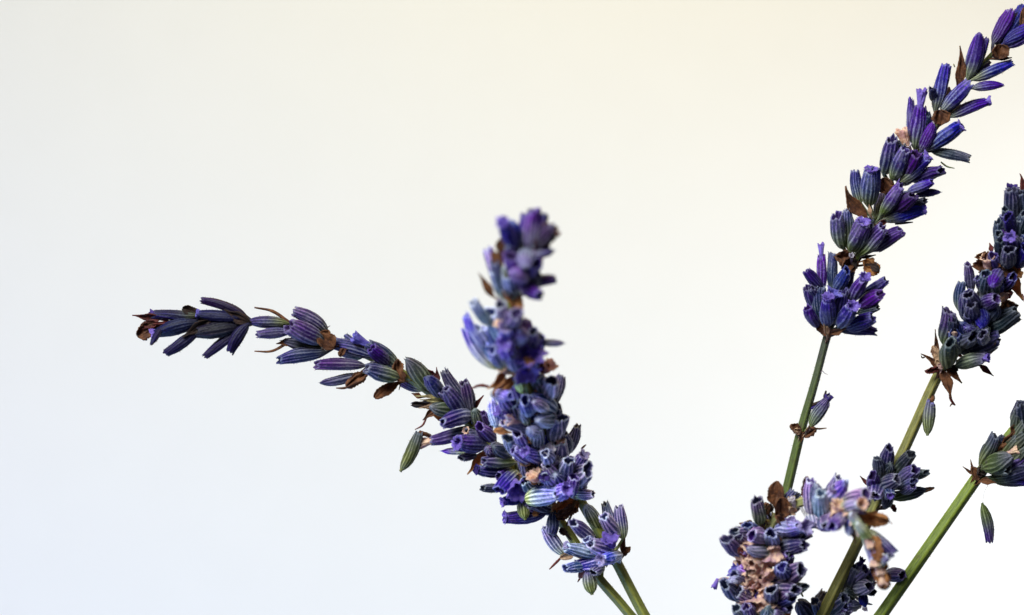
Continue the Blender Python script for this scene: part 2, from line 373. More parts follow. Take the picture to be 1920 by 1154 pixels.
class Sprig:
    def __init__(s, label, axis, width, color, dusk=None, name='lavender_sprig', gain=1.0, mauve=.25, vio=1.0, tip=None):
        """axis: (px, py, depth) from the cut end up to the tip"""
        s.gain, s.mauve, s.vio, s.tip = gain, mauve, vio, tip
        s.ax = catmull(np.array(axis, float), 14)
        root = at(*s.ax[0])
        e = bpy.data.objects.new(name, None); COL.objects.link(e)
        e.empty_display_size = .01; e.location = root.tolist(); e['_w'] = [float(x) for x in root]
        e['label'] = label; e['category'] = 'lavender'; e['group'] = 'dried lavender sprigs'
        s.e = e
        P = np.array([at(*p) for p in s.ax[::4]]+[at(*s.ax[-1])])
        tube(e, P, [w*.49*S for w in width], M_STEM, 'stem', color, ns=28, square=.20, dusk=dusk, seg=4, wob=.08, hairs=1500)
    def near(s, x, y, back=0):
        d = (s.ax[:, 0]-x)**2+(s.ax[:, 1]-y)**2; i = int(np.argmin(d)); i = max(0, i-back)
        return s.ax[i]
    def add(s, text):
        for line in text.strip().splitlines():
            q = line.split('#')[0].split()
            if not q: continue
            k = q[0]
            x0, y0, x1, y1, w = map(float, q[1:6]); rest = q[6:]
            opt = {r.split('=')[0]: r.split('=')[1] for r in rest if '=' in r}; rest = [r for r in rest if '=' not in r]
            z = float(opt.get('z', 0)); bn = float(opt.get('b', 0)); sg = float(opt.get('s', 1)); tp = opt.get('p')
            a = s.near(x0, y0, 3); d0 = a[2]+z+sg*5
            L = math.hypot(x1-x0, y1-y0)
            if k in 'ocpd':
                Pp, G, B = map(float, rest[:3]); Pp *= s.vio
                if s.tip and y0 < s.tip: Pp, B = Pp*1.5, B*.45
                Ln = min(max(2.7*w, 58), 80); dz = sg*math.sqrt(max(0, Ln*Ln-L*L))*.8 if L < Ln else rng.uniform(-10, 10)
                if 'dz' in opt: dz = float(opt['dz'])
                base, tip = at(x0, y0, d0), at(x1, y1, d0+dz)
                anchor = at(*a) if 'n' not in opt else base+(base-tip)*.02
                nx, ny = (y1-y0)/(L+1e-6), -(x1-x0)/(L+1e-6)
                bv = np.array([nx, 0, -ny])*bn*S
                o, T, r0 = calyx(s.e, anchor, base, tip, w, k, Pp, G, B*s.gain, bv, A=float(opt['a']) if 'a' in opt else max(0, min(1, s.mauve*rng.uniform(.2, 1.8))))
                if k in 'pd':
                    tone = PT[tp or ('v' if k == 'p' else 't')]; ln = float(opt.get('pl', 22))
                    petals(o, tip-T*6*S, tip+T*ln*S, float(opt.get('pw', w*.95)), tone, flare=float(opt.get('fl', .7)))
            elif k == 'b':
                shape = int(rest[0]); tone = BT[rest[1]]; dz = float(opt.get('dz', rng.uniform(0, 14)))
                bract(s.e, at(x0, y0, d0), at(x1, y1, d0+dz), w, shape, tone, bn, anchor=at(*a))
            elif k == 'f':
                dz = float(opt.get('dz', 12))
                petals(s.e, at(x0, y0, d0), at(x1, y1, d0+dz), w, PT[rest[0]], flare=float(opt.get('fl', 1)), name='withered_petals', anchor=at(*a))
            elif k == 't':
                pre = [at(*a)] if math.hypot(a[0]-x0, a[1]-y0) < 34 else []
                nx, ny = (y1-y0)/(L+1e-6), -(x1-x0)/(L+1e-6)
                mid = at((x0+x1)/2+nx*bn, (y0+y1)/2+ny*bn, d0+2)
                tube(s.e, np.array(pre+[at(x0, y0, d0), mid, at(x1, y1, d0+4)]), [w*.4*S, w*.5*S, w*.42*S, w*.2*S], M_BRACT, 'withered_tip', BT[rest[0]], ns=8, wob=.2)
    def fill(s, spots, z, G=None, B=1.0, P=None):
        """further calyces of a crowded head, sitting deeper between the outer ones"""
        for x0, y0, x1, y1, w in spots:
            s.add('%s %d %d %d %d %d %.2f %.2f %.2f z=%.1f' % (rng.choice('ooooc'), x0, y0, x1, y1, w, rng.uniform(.05, .8) if P is None else P, rng.choice([.05, .1, .3, .5]) if G is None else G, rng.uniform(.75, 1.1)*B, z+rng.uniform(-4, 4)))
    def back(s, x, y, n, L=52, w=22, P=.5, G=.3, B=.8, spread=.55):
        """calyces on the far side of a whorl"""
        i = int(np.argmin((s.ax[:, 0]-x)**2+(s.ax[:, 1]-y)**2)); a = at(*s.ax[i]); b = at(*s.ax[min(i+3, len(s.ax)-1)])
        if i >= len(s.ax)-3: b = a+(a-at(*s.ax[i-3]))
        T = (b-a)/np.linalg.norm(b-a); bk = np.array([0, 1.0, 0]); bk = bk-(bk@T)*T; bk /= np.linalg.norm(bk); sd = np.cross(T, bk)
        for j in range(n):
            az = -1.1+2.2*(j+.5)/n+rng.uniform(-.15, .15); sp = spread*rng.uniform(.7, 1.2)
            dr = T*math.cos(sp)+(bk*math.cos(az)+sd*math.sin(az)*.7)*math.sin(sp)
            base = a+dr*8*S; tip = base+dr*L*S*rng.uniform(.85, 1.05)
            calyx(s.e, a, base, tip, w*rng.uniform(.9, 1.1), rng.choice('oooc'), P*rng.uniform(.6, 1.2), G, B, np.zeros(3))

# ================================================================== sprig arching over to the side
s1 = Sprig('lavender sprig arching far over sideways, its dark tip ending in brown bracts',
  [(1405, 3000, -14), (1400, 2200, -12), (1375, 1600, -10), (1270, 1270, -6), (1182, 1154, -4), (1115, 1075, -3), (1060, 990, -2), (1010, 932, -2), (960, 880, 0), (910, 828, 0),
   (860, 775, 0), (805, 735, 0), (745, 695, 0), (680, 663, 0), (620, 640, 0), (545, 617, 0), (465, 605, 0), (380, 605, 0), (310, 605, 0)],
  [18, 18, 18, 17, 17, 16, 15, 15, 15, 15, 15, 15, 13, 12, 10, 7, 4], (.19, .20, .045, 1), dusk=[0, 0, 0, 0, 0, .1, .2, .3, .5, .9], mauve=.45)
s1.add('''
b 300 598 249 591 18 0 r z=2
b 296 612 257 630 30 2 n z=3 dz=8
b 292 606 264 612 16 2 r z=6
b 374 590 342 578 18 1 k z=3
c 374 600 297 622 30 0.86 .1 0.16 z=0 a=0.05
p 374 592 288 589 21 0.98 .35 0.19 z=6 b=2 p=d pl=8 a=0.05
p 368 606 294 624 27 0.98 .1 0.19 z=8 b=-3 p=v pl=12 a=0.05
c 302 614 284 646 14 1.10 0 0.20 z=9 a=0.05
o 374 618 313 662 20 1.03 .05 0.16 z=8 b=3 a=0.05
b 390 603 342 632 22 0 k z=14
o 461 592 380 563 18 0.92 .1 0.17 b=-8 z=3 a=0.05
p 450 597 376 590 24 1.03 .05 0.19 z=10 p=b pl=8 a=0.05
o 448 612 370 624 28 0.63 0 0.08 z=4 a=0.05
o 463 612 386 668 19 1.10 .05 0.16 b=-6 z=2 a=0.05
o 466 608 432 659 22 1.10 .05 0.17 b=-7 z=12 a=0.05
b 466 606 422 581 24 0 k z=14
c 540 607 466 603 23 .6 .35 0.51 z=12 b=-2
o 545 622 483 628 22 .7 .1 0.51 z=10
t 540 604 477 577 7 n b=-7
t 538 643 477 659 6 n b=8
b 548 640 518 645 14 0 n
c 604 650 530 640 22 .2 .5 0.42 z=-2
o 613 622 552 585 27 .45 .15 0.72 b=-10 z=4
o 607 640 543 612 34 .6 .2 0.64 z=12 p=l pl=6
o 612 661 524 676 26 .55 .1 0.64 z=8 b=-6
b 624 652 598 625 34 1 n z=22
t 612 616 619 611 2.5 m
o 700 668 628 644 26 .7 .1 .6 b=-4 z=4
p 747 692 690 646 28 .3 .35 .7 b=-8 z=0 p=b pw=26 pl=34
o 728 683 697 654 24 .95 .1 .65 z=14
o 684 686 594 684 26 .7 .1 0.59 b=-3 z=8
c 672 703 603 719 21 .35 .05 0.55 b=4 z=2
b 688 698 650 725 22 2 n z=6
t 660 722 630 728 5 n b=3
o 748 708 688 691 31 .25 .55 .95 z=14
b 757 716 746 674 22 2 n z=22 b=-6
t 752 718 748 732 3 n
b 742 720 703 748 22 1 n z=6
c 810 735 762 676 32 .05 .75 .42 b=-6 z=4
c 830 744 801 708 30 .55 .2 .75 z=14
b 822 712 797 694 15 2 r z=4
b 822 716 818 690 10 0 r
o 884 774 833 697 25 .15 .1 .62 b=5 z=4
o 882 776 870 717 27 .3 .1 .72 b=-5 z=8
o 874 776 834 731 31 .5 .15 .75 z=12
b 882 773 904 741 13 0 r z=16
b 824 745 781 741 7 0 y z=12
b 824 752 788 750 7 0 y z=14
b 826 757 772 762 17 2 k z=10
b 822 760 786 766 9 0 t z=18
b 818 766 793 788 14 0 n z=20
t 800 782 778 806 4 r b=5
c 858 774 808 764 27 .0 1.0 .75 z=8
b 850 788 812 776 18 1 o z=4
o 885 778 830 794 31 .45 .1 1.1 z=18 b=-4
d 886 802 810 827 27 .45 .35 .85 z=14 b=5 p=t pw=26 pl=26
c 900 798 890 768 20 .0 1.0 .9 z=6
o 926 828 899 800 26 .8 .15 1.05 z=18
o 922 806 906 775 18 .8 .1 .7 z=4
p 910 834 860 831 34 .6 .1 .95 z=20 pl=6
c 892 845 830 847 14 .8 .8 2.1 z=8
c 925 852 913 841 19 .2 .2 1.9 z=24 
o 893 854 864 860 17 .15 .3 1.0 z=10
b 914 845 878 891 20 0 o z=18
o 966 867 907 866 27 .35 .75 1.0 z=18
p 952 884 897 881 24 .7 .1 .7 z=12 b=4 p=d pl=6
c 957 852 924 838 30 .15 .3 .6 z=10
o 968 884 937 920 28 .75 .3 1.25 z=18
o 940 916 905 916 18 .1 .4 .75 z=6
f 962 905 976 925 46 v z=40 dz=26
p 1000 928 948 940 22 .9 .0 .8 z=10 pl=10
o 1024 962 950 972 25 .75 0 .8 z=10 b=4
f 958 970 944 970 24 v z=10 dz=4
o 1034 953 993 945 24 .2 .1 .75 z=14
o 1040 960 1033 1003 26 .35 .1 1.0 z=14 dz=12
b 1082 936 1038 962 38 2 o z=22
b 1078 950 1045 972 26 2 n z=26
c 985 974 978 938 23 .3 1.3 1.25 z=30 dz=-6 n=1
b 1062 1002 1050 992 14 2 k z=12
b 1075 1040 1050 1046 14 1 t z=8
t 1052 1046 1030 1068 5 r
c 1110 1114 1102 1070 23 .55 .9 1.2 z=24 dz=2 n=1
b 1096 1070 1086 1084 12 2 i z=8
t 1090 1080 1083 1092 4 r
o 1130 1062 1112 1074 20 .2 .5 1.3 z=4
''')
for x, y, n in ((375, 605, 3), (463, 605, 4), (610, 640, 4), (690, 668, 4), (800, 735, 3), (880, 790, 5), (935, 850, 5), (990, 910, 6), (1040, 965, 4)):
    s1.back(x, y, n, P=.5, B=.6)
s1.fill([(950, 870, 920, 850, 26), (985, 915, 950, 895, 28), (905, 825, 875, 815, 24), (1000, 930, 960, 925, 26), (870, 785, 850, 755, 24), (1015, 945, 985, 950, 24), (960, 885, 935, 895, 24)], -8)
s1.add('''
b 900 838 876 842 14 2 o z=24
f 880 812 872 806 14 t z=30
b 935 862 920 872 12 2 t z=26
b 850 770 838 756 12 2 n z=22
f 1000 918 990 910 16 t z=30
b 985 900 968 892 16 2 t z=30
b 1010 955 1000 968 12 2 o z=24
b 790 745 772 738 10 0 n z=14
b 720 690 706 702 14 2 n z=16
b 645 655 636 668 12 2 n z=18
''')
# the bud that hangs from sprig one's withered flower
def hanging_bud(label, base, tip, w, dep, P, G, B, stalk, name='loose_bud', bend=0, tone='n', thread=None):
    b0, t0 = at(*base, dep), at(*tip, dep+6)
    e = bpy.data.objects.new(name, None); COL.objects.link(e); e.location = t0.tolist(); e['_w'] = [float(v) for v in t0]
    e['label'] = label; e['category'] = 'bud'; e['group'] = 'loose lavender buds'
    o, T, r0 = calyx(e, b0+(b0-t0)*.02, b0, t0, w, 'o', P, G, B, np.array([bend*S, 0, 0]))
    if stalk: tube(e, np.array([t0, (t0+at(*stalk, dep-4))/2+np.array([3*S, 0, 0]), at(*stalk, dep-14)]), [5*S, 4*S, 4*S], M_BRACT, 'withered_petal', BT[tone], ns=10, wob=.25)
    if thread: tube(e, np.array([at(*thread[0]), at(*thread[1]), t0 if thread[2] else b0]), [.3*S]*3, M_BRACT, 'silk_thread', (.45, .44, .42, 1), ns=6)
    return e
hanging_bud('olive green loose bud with purple mouth hanging from a withered brown flower', (752, 882), (786, 812), 25, 16, .35, 1.1, .72, (806, 818), bend=6, tone='n')

# ================================================================== blurred sprig leaning to the lens
s2 = Sprig('thick upright lavender sprig leaning forward out of focus, with open mouthed calyces and purple petals',
  [(1425, 3000, 10), (1420, 2200, 10), (1390, 1600, 8), (1290, 1300, 6), (1208, 1154, 6), (1160, 1062, 8), (1128, 1005, 10), (1092, 945, 16), (1060, 890, 34), (1030, 830, 66), (1004, 765, 130),
   (980, 700, 200), (962, 640, 265), (956, 590, 300), (966, 530, 325), (982, 480, 345), (996, 440, 360)],
  [20, 20, 20, 19, 19, 18, 18, 17, 17, 16, 16, 15, 15, 13, 11, 8, 5], (.20, .215, .045, 1), gain=2.9, mauve=.5, vio=.68, tip=556)
s2.add('''
o 990 472 985 402 27 .75 .05 .75 z=-4
o 992 470 1003 396 30 .75 .05 .9 z=4
o 1000 468 1016 402 20 .55 .05 .9 z=6
c 1006 464 1036 424 30 .5 0 .3 z=8 b=3
f 1018 450 1036 426 32 r z=10 
p 966 466 946 424 28 .9 0 .8 z=6 p=v pl=14
b 952 478 940 446 22 1 n z=6
c 990 478 1038 472 19 .3 .1 1.0 z=10
c 986 470 984 500 30 .3 .1 1.0 z=12
o 938 556 914 468 23 .35 .15 .85 z=2 b=-4
b 924 556 898 513 14 0 n z=2
o 942 545 926 492 24 .35 .1 .6 z=6
b 940 520 930 486 20 1 n z=10
c 982 522 964 513 32 .7 .2 1.35 z=20
o 974 514 957 480 30 .9 .05 .8 z=10
o 980 516 1008 494 32 .9 .05 .6 z=8
o 984 532 1040 523 21 .55 .1 .75 z=4
o 976 538 1012 553 27 .85 .05 .75 z=10
c 948 545 944 502 17 0 1.0 1.0 z=4
b 976 584 946 530 27 1 o z=14
b 960 552 948 530 14 1 k z=20
o 922 610 887 566 25 .2 .2 .9 b=4 z=0
o 905 650 873 592 20 .95 .05 .9 z=0 b=5
o 950 612 938 572 28 .05 .4 .7 z=0
o 955 610 968 588 34 .5 0 .45 z=12
o 928 690 876 612 30 .6 .25 .9 b=10 z=4
o 935 685 903 618 30 .8 .15 1.0 z=10
p 955 645 948 616 30 .75 .1 1.15 z=14 p=l pl=8
c 975 645 975 618 30 .5 .1 1.1 z=14
p 955 668 946 645 34 .75 .05 1.2 z=22 p=v pl=8
o 948 694 922 657 25 .5 .4 .9 z=16
o 968 690 958 664 30 .45 .15 .7 z=20
f 985 672 990 655 60 v z=32 dz=26
f 984 690 990 706 46 v z=46 dz=12
b 1000 684 984 672 14 2 o z=78
o 1000 650 1000 622 26 .5 .1 .85 z=0
c 1012 642 1056 645 15 .3 .1 .45 z=-4
c 1010 640 1003 622 15 0 0 .2 z=-10
b 946 698 914 728 24 0 o z=16 b=-7
b 962 712 924 742 20 1 o z=10
t 916 725 884 729 6 r b=-4
c 975 735 970 702 20 .0 1.2 1.3 z=14
f 1026 695 1034 682 26 i z=6
b 1024 696 1012 680 22 1 r z=8
o 1030 742 1034 714 34 .05 .2 1.15 z=16
o 1034 762 1052 706 22 .1 .2 .75 z=-4 b=-4
o 1020 735 1005 705 30 .0 .3 .6 z=2
o 920 739 956 743 22 .75 .2 .95 z=14 dz=34
c 930 802 922 748 22 .4 .1 1.7 z=6 
c 1042 770 994 742 34 .45 .05 1.4 z=22
o 996 775 984 750 30 .6 .05 1.0 z=20
p 985 800 936 772 26 .65 .15 .9 z=12 p=v pl=6
o 995 805 944 790 28 .3 .1 .8 z=16
c 990 795 975 772 22 .1 .6 1.1 z=16
b 1010 772 995 762 16 2 r z=34
o 1036 800 1036 780 22 .1 .1 .9 z=14
c 1042 790 1006 788 30 .1 .15 1.25 z=20
o 985 842 970 814 25 .45 .2 1.1 z=20
o 1008 838 1005 803 27 .05 .15 1.05 z=24
o 1036 828 1050 784 34 .2 .2 1.15 z=14
b 926 807 960 812 14 0 o z=24
o 1000 866 962 844 24 .6 .15 1.0 z=20
p 1015 862 985 848 26 .7 .1 .95 z=18 p=v pl=5
f 1027 858 1027 840 28 w z=52 dz=16
b 1022 862 1006 858 14 2 r z=34
o 1050 880 1050 826 34 .05 .1 .7 z=6
o 1062 852 1083 800 21 .15 .15 .62 z=-4 b=-4
o 1066 850 1056 812 24 .0 .15 .7 z=0
o 1058 897 1066 864 30 .1 .1 1.15 z=22
p 1072 890 1094 854 25 .5 .05 1.0 z=10 p=l pl=5
t 1090 842 1099 834 4 r
o 1076 904 1102 880 36 .1 .1 .8 z=14
o 1042 905 1026 872 24 .1 .4 1.0 z=26
p 1040 914 1022 895 26 .3 .1 .8 z=26 p=d pl=4
f 1052 925 1058 905 50 v z=28 dz=26
o 1070 930 1076 895 26 .55 .1 .9 z=26
c 1052 908 1040 890 30 .2 .1 .7 z=14
b 1010 905 992 885 24 2 o z=50
b 1005 890 988 876 20 2 k z=40
f 1002 902 996 890 22 t z=58
o 985 938 1046 925 36 .55 .35 1.0 z=28 b=3
b 1096 918 1088 902 16 1 r z=-4
o 1072 928 1112 927 19 .35 .4 1.0 z=6
p 1040 930 1062 918 30 .8 .1 1.1 z=34 pl=8
c 1126 992 1098 948 24 .05 .9 .5 z=-6
o 1150 1012 1135 945 21 .15 .3 .7 z=4
o 1168 1012 1160 950 23 .4 .35 .75 z=4
o 1157 1008 1133 968 29 .2 .25 1.1 z=16
f 1148 1024 1142 1006 34 v z=48
o 1113 1012 1074 981 27 .25 .2 .85 z=10
o 1120 1028 1100 1012 21 .2 .1 1.1 z=24
o 1147 1036 1108 1019 28 .25 .2 1.0 z=22
o 1120 1042 1062 1027 26 .25 .15 .95 z=12
o 1058 1040 1021 990 24 .25 .25 .9 z=-4 b=4
p 1156 1043 1083 1060 26 .55 .05 1.05 z=14 b=3 p=l pl=5
o 1100 1062 1060 1066 19 .4 .05 .95 z=8
p 1164 1040 1128 1050 27 .8 .15 1.2 z=20 p=l pl=6
b 1160 1046 1181 1027 12 2 n z=4
b 1166 1036 1172 1008 10 0 n z=4
t 1140 1056 1137 1064 4 k
''')
for x, y, n in ((990, 460, 3), (966, 530, 4), (956, 600, 5), (970, 670, 5), (990, 730, 5), (1015, 790, 6), (1040, 850, 6), (1075, 915, 5), (1150, 1040, 5)):
    s2.back(x, y, n, P=.5, B=.65)
s2.fill([(972, 470, 960, 415, 30), (988, 505, 1006, 445, 32), (968, 505, 956, 455, 30), (995, 500, 1012, 470, 26), (948, 562, 932, 505, 30), (965, 562, 950, 518, 30), (990, 550, 1004, 515, 30), (975, 545, 985, 500, 28),
    (940, 642, 920, 585, 34), (930, 672, 894, 618, 30), (958, 642, 954, 590, 34), (982, 652, 986, 600, 32), (998, 672, 1010, 632, 30), (950, 692, 930, 648, 32), (988, 705, 1004, 662, 32), (965, 690, 975, 640, 34),
    (1000, 765, 985, 712, 34), (1018, 770, 1024, 726, 36), (965, 772, 940, 742, 30), (985, 795, 962, 758, 32), (1008, 802, 1000, 762, 34), (1034, 802, 1044, 760, 30), (975, 750, 960, 716, 28),
    (1000, 842, 982, 800, 34), (1024, 852, 1026, 808, 34), (972, 852, 952, 822, 30), (1040, 882, 1042, 838, 34), (1014, 882, 1004, 842, 34), (1000, 900, 982, 862, 30), (1060, 900, 1072, 860, 32), (1030, 918, 1020, 878, 34),
    (1055, 932, 1062, 892, 34), (1080, 926, 1094, 890, 28), (1006, 928, 986, 900, 30), (1020, 940, 1000, 915, 28)], -14)

s2.add('''
f 1012 790 1016 776 20 t z=34 dz=14
f 968 792 952 786 20 i z=30 dz=14
b 1000 826 984 818 18 2 o z=36
f 1046 836 1052 822 18 t z=30 dz=12
b 990 870 972 860 18 2 t z=36
f 1012 902 1000 884 24 t z=48 dz=14
f 1040 872 1050 858 16 w z=40 dz=12
c 1024 770 1000 752 26 .1 .2 1.35 z=34
c 1010 814 992 806 24 .2 .1 1.3 z=34
o 1034 866 1022 850 26 .1 .2 1.35 z=34
b 1012 722 1020 704 18 2 o z=24
f 950 700 940 688 18 t z=24 dz=10
b 955 615 946 600 18 2 n z=24
f 942 612 932 604 16 t z=26 dz=10
b 1008 468 1036 430 30 2 r z=24
b 948 486 936 450 20 2 n z=22
b 1000 490 1018 480 16 2 r z=26
b 940 500 924 474 16 2 n z=14
f 1124 1038 1112 1030 16 l z=40 dz=10
f 1072 1026 1060 1022 15 l z=30 dz=8
''')
# ================================================================== tall straight sprig
s3 = Sprig('tall slim lavender sprig in sharp focus, purple whorls spaced up a bare dark green stem',
  [(1375, 3000, -30), (1385, 2200, -30), (1400, 1500, -30), (1422, 1154, -30), (1448, 1030, -24), (1476, 918, -14), (1502, 808, -6), (1528, 718, 0), (1552, 628, 0), (1575, 560, 0), (1605, 490, 0), (1645, 415, 0), (1685, 350, 0),
   (1722, 288, 0), (1766, 222, 0), (1815, 150, 0), (1862, 100, 0), (1905, 50, 0), (1935, 10, 0)],
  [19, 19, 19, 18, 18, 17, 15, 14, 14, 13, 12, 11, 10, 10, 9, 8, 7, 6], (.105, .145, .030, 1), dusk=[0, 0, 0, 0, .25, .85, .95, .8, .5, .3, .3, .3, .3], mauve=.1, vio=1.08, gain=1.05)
s3.add('''
o 1862 82 1893 20 25 .9 .15 .7 z=4 b=-5
o 1880 74 1917 13 22 .95 .05 .6 z=2 b=-6
o 1882 82 1930 52 24 .85 .05 .7 z=8
o 1888 88 1934 64 20 .85 .1 .75 z=6
b 1874 110 1876 84 32 1 n z=18
b 1874 112 1897 108 8 0 k z=4
b 1916 46 1922 14 12 1 n z=14
o 1814 148 1836 71 32 .7 .3 .9 z=6 b=-4
o 1826 138 1848 73 20 .7 .05 .5 z=0
o 1822 150 1896 119 24 .8 .3 .95 z=8
c 1823 166 1880 160 18 1.1 .2 .85 z=6 b=4
b 1797 162 1800 87 19 0 n z=4 b=4
t 1790 126 1788 120 2.5 g
o 1753 208 1774 124 28 .8 .25 .9 z=6
o 1767 208 1818 156 28 .75 .2 .95 z=12
p 1782 219 1848 192 22 1.0 .25 .85 z=6 b=5 pl=10
b 1765 233 1763 207 34 1 n z=26
o 1752 192 1747 166 14 .6 .1 .5 z=-6
p 1716 279 1725 202 31 .7 .3 .95 z=10 pl=36 pw=26 fl=.5
o 1706 260 1708 188 17 .75 .1 .85 z=-2
o 1742 256 1740 214 16 .4 .2 .4 z=-4
c 1727 284 1750 232 23 .95 .15 .75 z=14 b=-3
p 1738 280 1800 238 30 .85 .2 .95 z=8 pl=6
o 1746 284 1816 298 21 .05 .2 .75 z=0 b=5
t 1764 304 1790 316 3.5 g b=-3
f 1704 282 1688 240 28 t z=14 fl=.7
t 1692 250 1682 242 5 t
f 1700 284 1702 268 14 y0 z=14
o 1658 328 1672 262 32 .4 .2 .85 z=4 b=-4
o 1676 322 1690 268 24 .1 .1 .5 z=-4
o 1672 338 1697 281 29 .45 .4 1.05 z=14
o 1692 338 1718 289 32 .9 .05 .45 z=2
p 1686 342 1737 296 27 .7 .4 .95 z=16 pl=8
o 1710 340 1765 320 27 .7 .05 .5 z=0 b=4
o 1702 360 1747 342 21 .85 .1 1.05 z=12
c 1716 368 1762 360 14 .7 .05 .45 z=-4 b=3
t 1758 318 1764 310 5 k
b 1664 360 1658 334 30 2 n z=20
b 1752 318 1735 322 10 0 k
o 1614 382 1603 321 21 .45 .3 .85 z=2 b=5
p 1630 387 1634 320 34 .45 .35 1.0 z=10 pl=5 
o 1652 403 1690 349 28 .65 .4 1.05 z=16
o 1670 396 1714 368 28 .9 .0 .4 z=4
o 1698 392 1734 376 15 .1 .1 .3 z=-4
p 1656 413 1730 393 26 .95 .3 .95 z=10 b=4 pl=6
b 1622 404 1585 350 27 0 n z=12 b=-8
b 1664 414 1638 424 12 0 r z=12
t 1678 420 1712 417 5 k
b 1632 402 1630 384 8 0 t z=22
o 1582 466 1570 405 30 .5 .65 1.0 z=4 b=6
o 1592 468 1588 394 23 .3 .6 .95 z=8
p 1598 472 1618 418 32 .5 .45 1.05 z=16 p=v pl=5
o 1626 440 1630 412 18 .05 .2 .4 z=-4
o 1612 478 1655 427 29 .45 .5 1.0 z=12
o 1636 470 1690 434 27 .6 .1 .65 z=2 b=5
t 1648 472 1660 466 5 k
b 1572 446 1560 432 12 1 n z=-8
b 1600 492 1568 480 28 2 n z=10
b 1606 486 1582 504 30 2 n z=14
b 1616 484 1642 478 6 0 k
b 1622 488 1646 514 26 2 o z=8
b 1634 496 1648 508 16 2 k z=12
b 1600 486 1606 504 10 0 k z=22
f 1596 484 1597 478 9 w z=30
p 1542 545 1540 482 19 .9 .1 .85 z=-6 pl=26 pw=16 fl=.4
o 1560 545 1561 477 20 .35 .15 .9 z=-4
o 1542 546 1512 508 22 .7 .1 .65 z=-2
o 1566 548 1588 507 26 .8 .1 .85 z=2
o 1572 560 1598 510 20 .4 .1 .45 z=-8
o 1542 566 1522 541 20 .35 .1 .6 z=4
o 1528 582 1514 541 22 .5 .15 .7 z=2
o 1542 604 1538 541 27 .3 .15 .85 z=8 b=5
p 1552 612 1553 562 29 .65 .15 .95 z=18 pl=10 pw=24
f 1558 562 1566 546 28 b z=44 dz=10
o 1572 602 1580 548 26 .55 .05 .65 z=10
p 1592 566 1620 523 28 .6 .2 .95 z=10 pl=8
o 1616 558 1661 526 23 .6 .05 .65 z=2
o 1610 574 1650 552 27 .95 .0 .65 z=6
o 1608 588 1646 576 17 .05 .2 .35 z=2
p 1573 613 1598 577 31 .55 .2 1.05 z=18 pl=8
o 1588 617 1636 596 27 .75 .05 .65 z=8
o 1578 622 1641 623 21 .6 .1 .6 z=4 b=8
o 1534 612 1514 578 23 .8 .05 .7 z=8 b=5
b 1560 628 1530 606 22 1 n z=18
b 1552 628 1546 604 12 0 t z=26
b 1558 626 1586 616 14 0 n z=22
c 1520 800 1554 748 24 .35 .45 .7 z=4 b=5
f 1546 758 1556 742 20 d z=4 fl=.5
t 1544 752 1549 733 7 k
b 1504 814 1484 797 18 2 n z=6
b 1506 818 1530 804 16 2 n z=8
t 1526 806 1550 803 4 n
b 1500 812 1490 806 12 2 t z=12
b 1512 812 1518 798 10 0 t z=10
t 1540 697 1552 703 1.6 m
'''.replace(' y0 ', ' w '))
for x, y, n in ((1868, 95, 3), (1815, 150, 3), (1766, 222, 3), (1722, 288, 4), (1685, 350, 5), (1645, 415, 5), (1605, 485, 5), (1562, 610, 7)):
    s3.back(x, y, n, P=.6, B=.55)

